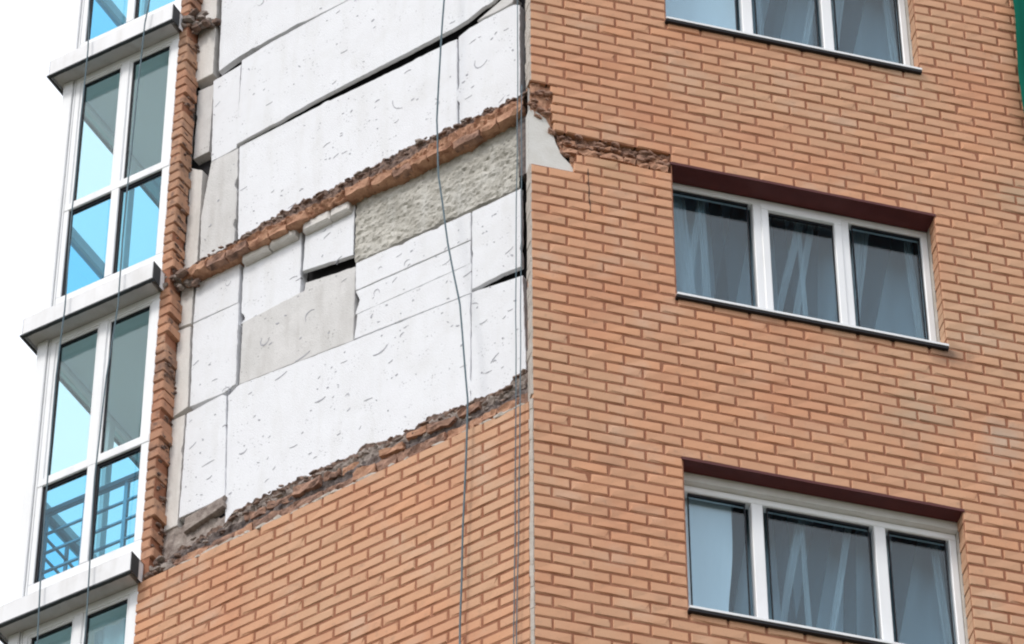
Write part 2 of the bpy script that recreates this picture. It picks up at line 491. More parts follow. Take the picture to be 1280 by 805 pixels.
# ------------------------------------------------------------------ bricks
BH = .0825
def brick_mesh(L, seed, D=.12, j=.0016, chip=.0):
    rnd = random.Random(seed)
    b = .0075
    q = lambda a=j: rnd.uniform(-a, a)
    f = [(b, b), (L / 2, b), (L - b, b), (L - b, BH - b), (L / 2, BH - b), (b, BH - b)]
    r = [(0, 0), (L / 2, 0), (L, 0), (L, BH), (L / 2, BH), (0, BH)]
    vs = [(x + q(), q(), z + q()) for x, z in f]
    if chip and rnd.random() < chip:
        k = rnd.choice((0, 2, 3, 5))
        x, y, z = vs[k]
        vs[k] = (x + (.02 if k in (0, 5) else -.02), y, z + (.012 if k < 3 else -.012))
    vs += [(x + q(), b + q(), z + q()) for x, z in r] + [(x, D, z) for x, z in r]
    fs = [(0, 1, 4, 5), (1, 2, 3, 4)]
    for i in range(6):
        k = (i + 1) % 6
        fs += [(i, 6 + i, 6 + k, k), (6 + i, 12 + i, 12 + k, 6 + k)]
    fs.append((12, 13, 14, 15, 16, 17))
    me = mesh('brick', vs, fs)
    me.materials.append(M['brick'])
    return me
FULL = [brick_mesh(.245, s, chip=.8 if s > 8 else 0, j=.0016 if s < 6 else .0026) for s in range(14)]
HALF = [brick_mesh(.116, 40 + s) for s in range(4)]
cache = {}
def get_mesh(L):
    if abs(L - .246) < .004: return random.choice(FULL)
    if abs(L - .116) < .004: return random.choice(HALF)
    k = round(L, 2)
    if k not in cache: cache[k] = brick_mesh(L, int(k * 1000))
    return cache[k]

bricks = []       # (wall, x0, depth, z0, L)
def lay(wall, c, x0, x1, holes=(), phase=0.0, dep=0.0):
    """lay one course from x0 to x1, cutting round holes [(a, b)]; phase = position of one joint centre"""
    z0 = row_z(c) - BH / 2
    segs = [(x0, x1)]
    for a, b in holes:
        out = []
        for s, t in segs:
            if b <= s or a >= t: out.append((s, t)); continue
            if a > s: out.append((s, a))
            if b < t: out.append((b, t))
        segs = out
    for s, t in segs:
        k = math.floor((s - phase) / P)
        while phase + k * P < t - .02:
            a = max(s, phase + k * P + .007); b = min(t, phase + (k + 1) * P - .007)
            if b - a > .03: bricks.append((wall, a, dep, z0, b - a))
            k += 1
# right wall
DMG = {-23: (-1, .315), -24: (-1, .335), -25: (-1, 1.03), -26: (-1, 1.03), -27: (-1, .17), -28: (-1, .16), -29: (-1, .15), -30: (-1, .165), -31: (-1, .15)}
for c in range(-66, 34):
    z = row_z(c)
    h = []
    for a, b in WINS:
        if a < z < b: h.append((WX0 - .004, WX1 + .004))
    if c in DMG: h.append(DMG[c])
    lay('R', c, .002, RX1, h, .125 if c % 2 == 0 else .255)
# left wall below the torn ledge
for c in range(2, 34):
    lay('L', c, LX0, -.030, (), -.14 if c % 2 == 0 else -.27)
# pilaster beside the balconies
for c in range(-66, 2):
    z = row_z(c)
    if any(abs(z - s) < .1 for s in (.0 - .03, 2.91, 5.85)): continue
    bricks.append(('L', LX0 + .003, random.uniform(-.002, .006), z - BH / 2, random.uniform(.080, .112)))

def proj(p):
    q = p - CAM
    d = q.dot(fw)
    return 640 + FPX * q.dot(CR) / d, 402.5 - FPX * q.dot(CU) / d
def area(b):
    wl_, x, d, z, L = b
    mw = MR if wl_ == 'R' else ML
    pts = [proj(mw @ Vector(p)) for p in ((x, d, z), (x + L, d, z), (x + L, d, z + BH), (x, d, z + BH))]
    cx = sum(p[0] for p in pts) / 4; cy = sum(p[1] for p in pts) / 4
    if not (4 < cx < 1276 and 4 < cy < 801): return 0
    return .5 * abs(sum(pts[i][0] * pts[(i + 1) % 4][1] - pts[(i + 1) % 4][0] * pts[i][1] for i in range(4)))
bricks = sorted(bricks, key=area, reverse=True)
NB = 300
rest = MB(); rest_m = []
MRI = MR.inverted()
for i, b in enumerate(bricks):
    wl_, x, d, z, L = b
    me = get_mesh(L)
    jit = Matrix.Translation((x + random.uniform(-.0012, .0012), d + random.uniform(-.0022, .0018), z + random.uniform(-.0015, .0015)))
    jit = jit @ Matrix.Rotation(random.uniform(-.007, .007), 4, 'Y') @ Matrix.Rotation(random.uniform(-.008, .008), 4, 'Z') @ Matrix.Rotation(random.uniform(-.02, .02), 4, 'X')
    if L < .115 and wl_ == 'L' and x < LX0 + .02: jit = jit @ Matrix.Diagonal((1, random.uniform(1.08, 1.28), 1, 1))
    old = L < .115 and wl_ == 'L' and x < LX0 + .02 and z > -.2
    if i < NB:
        link('brick', me, None, wall_r if wl_ == 'R' else wall_l, jit)
    else:
        mw = jit if wl_ == 'R' else MRI @ ML @ jit
        rest.add([tuple(mw @ v.co) for v in me.vertices], [tuple(p.vertices) for p in me.polygons])
        rest_m += [1 if old else 0] * len(me.polygons)
o = rest.build('brick', M['brick'], wall_r)
o['kind'] = 'stuff'
o.data.materials.append(M['brick_weathered'])
o.data.polygons.foreach_set('material_index', rest_m)
# pale joint down the corner
cj = MB()
for i in range(33):
    z0 = -3.28 + i * .095; z1 = z0 + .0965
    if z1 > -.11: break
    cj.box(-.027 + random.uniform(-.003, .003), .0005, -.003 + random.uniform(-.002, .002), .05, z0, z1, .0015)
cj.build('corner_joint', M['mortar_pale'], wall_l)
# mortar smear standing on the cut end of the long wall above
cj = MB()
for i in range(36):
    z0 = 3.1 + i * .095
    cj.box(-.004 + random.uniform(-.004, .002), .006, .004, .105 + random.uniform(-.01, .012), z0, z0 + .094, .002)
for i in range(23):
    z0 = -.1 + i * .1
    cj.box(-.005 + random.uniform(-.004, .002), .006, .004, .10 + random.uniform(-.02, .012), z0, z0 + .099, .002)
cj.build('end_render', M['mortar_pale'], wall_r)

# ------------------------------------------------------------------ insulation boards on the left face (px -> metres worked out beforehand)
def jag(poly, step=.03, amp=.0045, seed=0):
    out = []
    n = len(poly)
    for i in range(n):
        a, b = poly[i], poly[(i + 1) % n]
        L = math.hypot(b[0] - a[0], b[1] - a[1])
        k = max(1, int(L / step))
        for t in range(k):
            u = t / k
            x = a[0] + (b[0] - a[0]) * u; z = a[1] + (b[1] - a[1]) * u
            if t:
                dx, dz = (b[1] - a[1]) / L, -(b[0] - a[0]) / L
                q = amp * (nz(x * 9 + seed, z * 9, seed) + nz(x * 31, z * 31 + seed, seed))
                ch = nz(x * 6 + seed * 2.3, z * 6, seed + 5)
                if ch > .42: q -= (ch - .42) * .10 * (1 if amp else 0)
                x += dx * q; z += dz * q
            out.append((x, z))
    return out
def board(poly, dep, m='board', thick=.09, tilt=0.0, name='insulation_board', amp=.004, seed=0):
    p = jag([(-y, z) for y, z in poly], seed=seed, amp=amp)
    n = len(p)
    cx = sum(q[0] for q in p) / n; cz = sum(q[1] for q in p) / n
    b = .004
    vs = []
    for x, z in p:
        L = math.hypot(x - cx, z - cz)
        vs.append((x + (cx - x) / L * b, dep + tilt * (z - cz), z + (cz - z) / L * b))
    vs += [(x, dep + b + tilt * (z - cz), z) for x, z in p]
    vs += [(x, dep + thick, z) for x, z in p]
    fs = [tuple(range(n))]
    for i in range(n):
        k = (i + 1) % n
        fs += [(i, n + i, n + k, k), (n + i, 2 * n + i, 2 * n + k, n + k)]
    fs.append(tuple(range(2 * n, 3 * n)))
    o = link(name, mesh(name, vs, fs), M[m], wall_l)
    return o
D = .14
BO = [
 # above the upper ledge
 ([(2.93, 5.18), (2.74, 5.235), (2.44, 5.255), (1.81, 5.245), (.06, 5.27), (.06, 6.45), (2.95, 6.45)], D - .012, 'board', .05),
 ([(2.715, 4.20), (2.71, 5.165), (2.44, 5.205), (1.81, 5.235), (.10, 5.255), (.10, 4.44), (.36, 4.40), (.62, 4.295), (.74, 4.275), (1.25, 4.265), (1.96, 4.25)], D - .014, 'board', .032),
 ([(2.955, 4.17), (2.985, 5.12), (2.727, 5.15), (2.722, 4.18)], D + .004, 'board'),
 ([(2.66, 2.95), (2.70, 4.185), (1.96, 4.195), (1.25, 4.17), (.80, 4.175), (.735, 4.165), (.722, 2.95)], D + .008, 'board'),
 ([(.705, 2.95), (.72, 4.185), (.62, 4.225), (.40, 4.235), (.235, 4.235), (.185, 4.20), (.185, 2.95)], D + .010, 'board'),
 ([(.56, 4.262), (.36, 4.255), (.25, 4.27), (.225, 4.33), (.30, 4.385)], D + .012, 'board_grey'),
 ([(2.685, 2.95), (2.705, 4.17), (2.955, 4.165), (3.02, 3.6), (3.00, 2.95)], D + .003, 'board_grey'),
 ([(3.16, 5.20), (2.99, 5.20), (2.995, 6.4), (3.16, 6.4)], D - .005, 'board_beige'),
 ([(3.15, 4.34), (3.005, 4.34), (3.0, 5.12), (3.15, 5.13)], D + .03, 'board_grey'),
 ([(3.15, 2.95), (3.03, 2.95), (3.035, 4.12), (3.15, 4.22)], D + .006, 'board_beige'),
 # below the upper ledge
 ([(3.025, 2.445), (2.625, 2.43), (2.625, 2.95), (3.02, 2.95)], D + .002, 'board'),
 ([(2.60, 2.19), (2.075, 2.21), (2.085, 2.90), (2.60, 2.90)], D + .012, 'board'),
 ([(2.06, 2.435), (1.612, 2.345), (1.615, 2.90), (2.045, 2.90)], D + .008, 'board', .03),
 ([(2.06, 2.24), (1.60, 2.165), (1.61, 2.245), (2.05, 2.33)], D + .035, 'board_grey'),
 ([(2.575, 1.555), (1.588, 1.445), (1.588, 2.16), (2.06, 2.215), (2.575, 2.19)], D + .005, 'board_grey'),
 ([(1.58, 1.95), (.60, 1.90), (.60, 2.185), (1.585, 2.235)], D + .004, 'board'),
 ([(1.58, 1.70), (.60, 1.66), (.60, 1.892), (1.58, 1.942), (1.545, 1.84)], D + .007, 'board'),
 ([(1.58, 1.452), (.592, 1.352), (.592, 1.652), (1.56, 1.692)], D + .004, 'board'),
 ([(.590, 1.385), (.34, 1.40), (.18, 1.38), (.18, 2.185), (.592, 2.19)], D + .008, 'board', .03),
 ([(.585, .12), (.13, .12), (.165, 1.275), (.585, 1.345)], D - .002, 'board'),
 ([(2.625, .12), (2.665, 1.485), (2.575, 1.545), (1.588, 1.436), (.595, 1.34), (.59, .12)], D, 'board'),
 ([(3.00, 1.555), (2.70, 1.53), (2.60, 1.565), (2.615, 2.415), (3.02, 2.425)], D - .004, 'board'),
 ([(3.03, .46), (2.635, .455), (2.675, 1.485), (2.71, 1.515), (3.02, 1.495)], D - .008, 'board'),
 ([(3.155, 2.47), (3.045, 2.45), (3.045, 2.95), (3.155, 2.95)], D + .002, 'board_beige'),
 ([(3.155, 1.53), (3.02, 1.57), (3.045, 2.42), (3.155, 2.44)], D - .002, 'board_beige'),
 ([(3.155, .40), (3.04, .40), (3.04, 1.50), (3.155, 1.50)], D - .006, 'board_beige'),
]
for i, q in enumerate(BO):
    board(q[0], q[1], q[2], q[3] if len(q) > 3 else .09, seed=i * 3 + 1)
# exposed rough concrete
def rough_sheet(name, m, poly_bot, poly_top, dep, amp, step=.02, freq=16, seed=3):
    return rubble(name, M[m], wall_l, poly_bot, poly_top, dep, dep, amp, zamp=.008, back=.2, step=.013, nv=42, seed=seed, freq=freq)
rough_sheet('concrete_patch', 'concrete', [(-1.595, 2.255), (-.19, 2.20)], [(-1.595, 2.92), (-.19, 2.92)], D + .002, .016)
# dark joint under it and mortar bars beside it
mbk = MB()
for (a, b, z0, z1, dp) in [(2.575, 2.34, 2.79, 2.895, .09), (2.33, 2.105, 2.80, 2.9, .088), (2.035, 1.80, 2.795, 2.89, .09), (1.795, 1.63, 2.80, 2.89, .092)]:
    mbk.bbox(-a, -b, dp, .2, z0, z1, .012)
mbk.build('mortar_bar', M['board_beige'], wall_l)
# pieces of adhesive left on the boards
mk = MB()
rnd = random.Random(21)
def board_depth(y, z):
    for q in BO:
        p = q[0]; ins = False
        for (a, b), (c, d) in zip(p, p[1:] + p[:1]):
            if (b > z) != (d > z) and y < (c - a) * (z - b) / (d - b) + a: ins = not ins
        if ins: return q[1]
    return None
def stroke(y, z, ang, L, wdt, bend):
    dep = board_depth(y, z)
    if dep is None: return
    dep -= .0025
    wdt *= .75; L *= .85
    k = 6
    l_, r_ = [], []
    for i in range(k + 1):
        t = i / k
        a = ang + bend * (t - .5)
        x = -y + math.cos(a) * L * (t - .5); zz = z + math.sin(a) * L * (t - .5) + .25 * bend * L * (t - .5) ** 2
        q = wdt * (.25 + .75 * math.sin(math.pi * min(1, max(0, t * .9 + .05)))) * rnd.uniform(.6, 1.2)
        nx, nz_ = -math.sin(a), math.cos(a)
        l_.append((x + nx * q / 2, dep, zz + nz_ * q / 2)); r_.append((x - nx * q / 2, dep, zz - nz_ * q / 2))
    vs = l_ + r_
    back = [(v[0], dep + .02, v[2]) for v in vs]
    n = k + 1
    fs = [(i, i + 1, n + i + 1, n + i) for i in range(k)]
    m2 = 2 * n
    for i in range(k):
        fs += [(i + 1, i, m2 + i, m2 + i + 1), (n + i, n + i + 1, m2 + n + i + 1, m2 + n + i)]
    mk.add(vs + back, fs)
areas = [(.25, 2.65, 4.3, 6.2, 60), (.75, 2.65, 3.05, 4.15, 46), (.2, .7, 3.05, 4.15, 16), (2.7, 3.0, 3.1, 5.1, 10), (2.65, 3.0, .55, 2.9, 22),
         (1.62, 2.55, 1.5, 2.8, 18), (.62, 1.55, 1.45, 2.15, 26), (.18, .56, .4, 2.1, 26), (.62, 2.6, .4, 1.42, 58)]
for y0, y1, z0, z1, n in areas:
    for _ in range(n):
        y, z = rnd.uniform(y0, y1), rnd.uniform(z0, z1)
        a = rnd.random()
        if a < .62:
            stroke(y, z, rnd.uniform(-1, 1), rnd.uniform(.008, .04), rnd.uniform(.006, .024), rnd.uniform(-.4, .4))
        elif a < .93:
            stroke(y, z, rnd.uniform(-.1, .7), rnd.uniform(.02, .09), rnd.uniform(.005, .014), rnd.uniform(-.5, .5))
        else:
            stroke(y, z, rnd.choice((rnd.uniform(.1, .9), rnd.uniform(-.9, 0))), rnd.uniform(.03, .13), rnd.uniform(.006, .013), rnd.uniform(-2.2, 2.2))
for a in [(.55, 3.72, -.5, .2, .013, 1.6), (2.0, 1.95, .9, .16, .014, -1.2), (2.38, 1.84, -.4, .16, .016, 2), (1.34, 1.18, .35, .16, .02, .6),
          (1.85, .98, .1, .11, .022, .4), (2.5, .82, .2, .09, .02, .8), (1.28, 3.74, -1.0, .2, .012, .7), (2.02, 1.52, .3, .16, .016, .2), (2.2, 1.42, .35, .13, .012, .2)]:
    stroke(*a)
o = mk.build('adhesive_residue', M['residue'], wall_l)
o['kind'] = 'stuff'

# ------------------------------------------------------------------ torn ledges on the left face
neg = lambda pts: [(-y, z) for y, z in pts]
UT = [(3.1, 3.02), (2.974, 3.03), (2.599, 3.05), (2.23, 3.125), (1.781, 3.115), (1.394, 3.13), (1.107, 3.145), (.856, 3.13), (.566, 3.13), (.277, 3.11), (.10, 3.11)]
UM = [(3.1, 2.93), (2.917, 2.925), (2.563, 2.90), (2.192, 2.905), (1.82, 2.897), (1.452, 2.892), (1.124, 2.89), (.828, 2.94), (.61, 2.94), (.431, 2.955), (.10, 2.95)]
UM = [(y, min(z + .05, lerp_pts(UT, y) - .09)) for y, z in UM]
UB = [(3.1, 2.85), (2.942, 2.845), (2.589, 2.83), (2.311, 2.84), (2.032, 2.865), (1.775, 2.875), (1.479, 2.865), (1.188, 2.828), (.96, 2.83), (.564, 2.82), (.42, 2.85), (.10, 2.86)]
rubble('broken_brick_course', M['brick_broken'], wall_l, neg([(y, z + .012) for y, z in UB]), neg(UM), .072, .04, .022, zamp=.016, seed=11, freq=24)
rubble('mortar_debris', M['brick_dirty'], wall_l, neg([(y, z - .01) for y, z in UM]), neg([(y, z + .035) for y, z in UM]), .05, .07, .018, zamp=.016, seed=17)
rubble('mortar_debris', M['rubble_brown'], wall_l, neg([(y, z + .025) for y, z in UM]), neg([(y, z - .012) for y, z in UT]), .07, .085, .024, zamp=.02, seed=23, freq=22)
BM = [(3.1, -.146), (2.4, -.146), (1.6, -.147), (.9, -.15), (.05, -.148)]
BT = [(3.1, .05), (2.95, .09), (2.6, .15), (2.492, .225), (2.299, .235), (2.036, .235), (1.809, .24), (1.62, .237), (1.497, .234), (1.442, .275), (1.285, .226), (1.113, .205), (.96, .225), (.791, .25), (.622, .195), (.46, .209), (.305, .185), (.26, .21), (.125, .27), (.05, .29)]
BA_ = [(3.1, -.03), (2.8, -.04), (2.2, -.02), (1.6, -.03), (1.1, .0), (.7, -.03), (.05, .0)]
BB_ = [(3.1, .03), (2.8, .06), (2.2, .08), (1.6, .075), (1.1, .09), (.7, .05), (.3, .06), (.05, .1)]
rubble('broken_brick_course', M['brick_dirty'], wall_l, neg([(y, z - .01) for y, z in BM]), neg(BA_), .075, .055, .016, zamp=.006, seed=31)
rubble('mortar_debris', M['rubble'], wall_l, neg([(y, z - .015) for y, z in BA_]), neg(BB_), .085, .07, .02, zamp=.014, seed=37)
rubble('mortar_debris', M['rubble_grey'], wall_l, neg([(y, z - .015) for y, z in BB_]), neg([(y, z - .035) for y, z in BT]), .075, .09, .026, zamp=.014, seed=41, freq=22)
rubble('mortar_debris', M['rubble_brown'], wall_l, neg([(y, z - .06) for y, z in BT]), neg(BT), .10, .09, .018, zamp=.02, seed=43)
# loose lumps on the ledges
rb, rg, bb = MB(), MB(), 0
rnd = random.Random(5)
for i in range(170):
    y = rnd.uniform(.1, 3.0)
    s = rnd.uniform(.007, .018)
    if rnd.random() < .5:
        z = lerp_pts(UT, y) + rnd.uniform(-.09, -.018); dp = rnd.uniform(.05, .1)
    else:
        z = lerp_pts(BT, y) + rnd.uniform(-.13, -.014); dp = rnd.uniform(.05, .1)
    lump(rb if rnd.random() < .62 else rg, (-y, dp, z), (s * rnd.uniform(1.2, 2.8), s, s * rnd.uniform(.5, .9)), i * 3.3, rnd.uniform(-.5, .5))
# lumps where the balcony slabs meet the pilaster
for zc in (-.05, 2.90, 5.84):
    for i in range(34):
        x = rnd.uniform(-3.27, -2.98)
        lump(rb if rnd.random() < .35 else rg, (x, rnd.uniform(-.02, .1) + (x + 3.27) * .2, zc + rnd.uniform(-.085, .085) - (x + 3.27) * .12), (rnd.uniform(.02, .055), rnd.uniform(.02, .04), rnd.uniform(.014, .034)), i * 1.9 + zc, rnd.uniform(-.6, .6))
for i in range(150):
    z = rnd.uniform(-.1, 6.2)
    lump(rb, (LX0 + rnd.uniform(.085, .112), rnd.uniform(.015, .14), z), (rnd.uniform(.006, .014), rnd.uniform(.010, .03), rnd.uniform(.006, .016)), i * 2.7, rnd.uniform(-.6, .6))
o = rb.build('mortar_rubble', M['rubble_brown'], wall_l); o['kind'] = 'stuff'
o = rg.build('mortar_rubble', M['rubble_grey'], wall_l); o['kind'] = 'stuff'
# broken facing bricks still bedded in the torn courses
def broken(wall, x, dp, z, L, h, seed, m, rot=0.0, depth=.06):
    q = MB()
    rn = random.Random(seed)
    nx = 4
    vs = []
    for i in range(nx + 1):
        for (yy, zz) in ((0, 0), (0, h / 2), (0, h), (depth, h), (depth, 0)):
            jj = .012 if yy == 0 else 0
            vs.append((i * L / nx + rn.uniform(-.006, .006), yy + rn.uniform(-jj, jj), zz + rn.uniform(-.008, .008)))
    fs = []
    for i in range(nx):
        for k in range(5):
            a = i * 5 + k; b = i * 5 + (k + 1) % 5
            fs.append((a, b, b + 5, a + 5))
    fs += [(0, 1, 2, 3, 4), tuple(nx * 5 + k for k in (4, 3, 2, 1, 0))]
    q.add(vs, fs)
    return q.build('broken_brick', M[m], wall, Matrix.Translation((x, dp, z)) @ Matrix.Rotation(rot, 4, 'Y'))
rnd = random.Random(12)
y = 2.85
while y > .25:
    L = rnd.uniform(.11, .25)
    if rnd.random() < .8:
        broken(wall_l, -y, .028 + rnd.uniform(-.012, .018), -.118 + rnd.uniform(-.003, .008), L - .012, rnd.uniform(.065, .09), int(y * 977), rnd.choice(('brick_broken', 'brick_broken', 'brick_dirty')), rnd.uniform(-.05, .05))
    y -= L
y = 2.4
while y > .5:
    L = rnd.uniform(.12, .25)
    if rnd.random() < .62:
        broken(wall_l, -y, .052 + rnd.uniform(-.015, .02), .06 + rnd.uniform(-.03, .03), L - .02, rnd.uniform(.05, .075), int(y * 577), rnd.choice(('brick_dirty', 'brick_dirty', 'brick_broken')), rnd.uniform(-.12, .12))
    y -= L
y = 3.0
while y > .2:
    L = rnd.uniform(.13, .26)
    if rnd.random() < .75:
        broken(wall_l, -y, .035 + rnd.uniform(-.012, .012), lerp_pts(UB, y) + rnd.uniform(.0, .012), L - .012, rnd.uniform(.055, .075), int(y * 377), rnd.choice(('brick_broken', 'brick_broken', 'brick_dirty')), rnd.uniform(-.05, .05))
    y -= L
# white mortar bed left on the top of the intact courses
wb = MB()
y = 3.0
while y > .1:
    L = rnd.uniform(.03, .09)
    if rnd.random() < (.95 if y > 1.55 or y < .45 else .35):
        lump(wb, (-y, .022 + rnd.uniform(-.006, .01), -.147 + rnd.uniform(-.012, .004)), (L * .8, .024, rnd.uniform(.012, .026)), y * 7)
    y -= L
o = wb.build('mortar_bed', M['mortar_pale'], wall_l); o['kind'] = 'stuff'
# grey slab offcut under the lowest left board
board([(2.96, .265), (2.62, .345), (2.615, .445), (2.955, .40)], .105, 'rubble_grey', .06, name='slab_offcut')
rubble('mortar_debris', M['rubble_grey'], wall_l, [(-3.16, -.14), (-2.45, -.14)], [(-3.16, .43), (-2.95, .38), (-2.6, .27), (-2.45, .2)], .12, .15, .02, zamp=.012, seed=81)
# grey filler strip between the corner and the boards
rubble('corner_filler', M['rubble'], wall_l, [(-.175, 2.27), (-.045, 2.30)], [(-.20, 2.88), (-.02, 2.88)], .12, .10, .014, seed=51, step=.01)
board([(.15, .30), (.06, .30), (.06, 2.25), (.12, 2.25)], .175, 'rubble', .05, name='joint_strip', amp=.012)
board([(.165, 3.1), (.05, 3.1), (.05, 6.3), (.15, 6.3)], .185, 'dark_void', .05, name='joint_strip', amp=.01)  # dark strip painted in for the shaded gap beside the corner

# ------------------------------------------------------------------ torn brickwork on the right face
rubble('broken_brick_course', M['brick_broken'], wall_r, [(.22, 2.415), (.6, 2.40), (1.03, 2.395)], [(.20, 2.50), (.6, 2.49), (1.03, 2.485)], .03, .045, .02, zamp=.01, back=.12, seed=61, step=.01)
rubble('broken_brick_course', M['brick_dirty'], wall_r, [(.20, 2.485), (.6, 2.48), (1.03, 2.475)], [(.17, 2.60), (.6, 2.597), (1.03, 2.595)], .05, .035, .028, zamp=.006, back=.12, seed=67, step=.01, freq=20)
rubble('broken_brick_course', M['brick_broken'], wall_r, [(.004, 2.80), (.06, 2.74), (.17, 2.66)], [(.004, 3.09), (.06, 3.09), (.165, 3.09)], .035, .03, .022, zamp=.012, back=.12, seed=71, step=.008)
rubble('broken_brick_course', M['brick_broken'], wall_r, [(.29, 2.30), (.335, 2.25), (.37, 2.25)], [(.25, 2.41), (.32, 2.42), (.37, 2.42)], .035, .03, .02, zamp=.012, back=.12, seed=75, step=.008)
rnd = random.Random(8)
x = .24
k = 0
while x < .98:
    L = rnd.uniform(.09, .2)
    broken(wall_r, x, .010 + rnd.uniform(0, .018), 2.508 + rnd.uniform(-.012, .012), L - .02, rnd.uniform(.03, .055), 900 + k, rnd.choice(('brick_broken', 'brick_dirty')), rnd.uniform(-.08, .08), .07)
    if rnd.random() < .9:
        broken(wall_r, x + rnd.uniform(-.01, .02), .004 + rnd.uniform(0, .012), 2.41 + rnd.uniform(-.01, .012), L - .015, rnd.uniform(.045, .07), 950 + k, 'brick_broken', rnd.uniform(-.05, .05), .07)
    x += L; k += 1
rb = MB()
for i in range(60):
    a = rnd.random()
    if a < .3: c = (rnd.uniform(.0, .17), rnd.uniform(.0, .03), rnd.uniform(2.72, 3.08))
    elif a < .5:
        t = rnd.random(); c = (.14 + .2 * t, rnd.uniform(.01, .04), 2.70 - .42 * t ** .6)
    else: c = (rnd.uniform(.2, 1.02), rnd.uniform(.005, .03), rnd.uniform(2.42, 2.6))
    s = rnd.uniform(.008, .024)
    lump(rb, c, (s * 1.7, s, s * .8), i * 2.1, rnd.uniform(-.7, .7))
o = rb.build('mortar_rubble', M['brick_dirty'], wall_r); o['kind'] = 'stuff'
# the white render seen where the bricks are gone
rp_ = MB()
pts = [(-.006, 2.205), (.335, 2.208), (.30, 2.30), (.235, 2.38), (.19, 2.50), (.165, 2.62), (.12, 2.74), (.035, 2.81), (-.006, 2.80)]
n = len(pts)
rp_.add([(x, .03, z) for x, z in pts] + [(x, .11, z) for x, z in pts], [tuple(range(n)), tuple(range(n, 2 * n))[::-1]] + [(i, (i + 1) % n, n + (i + 1) % n, n + i) for i in range(n)])
rp_.build('render_patch', M['render'], wall_r)
# open crack running down from the damage
ck = MB()
px = .415
for i in range(9):
    z0 = 2.26 - i * .05
    nxp = .415 + .012 * nz(i * .9, 2, 3) + .004 * i * .3
    ck.add([(px - .002 - .003 * (i % 2), -.003, z0), (px + .002 + .003 * (i % 2), -.003, z0), (nxp + .005 - .003 * (i % 2), -.003, z0 - .05), (nxp - .005 + .003 * (i % 2), -.003, z0 - .05), (px - .004, .01, z0), (px + .004, .01, z0), (nxp + .004, .01, z0 - .05), (nxp - .004, .01, z0 - .05)],
           [(0, 1, 2, 3), (4, 5, 1, 0), (1, 5, 6, 2), (3, 2, 6, 7), (0, 3, 7, 4)])
    px = nxp
ck.build('crack', M['crack'], wall_r)

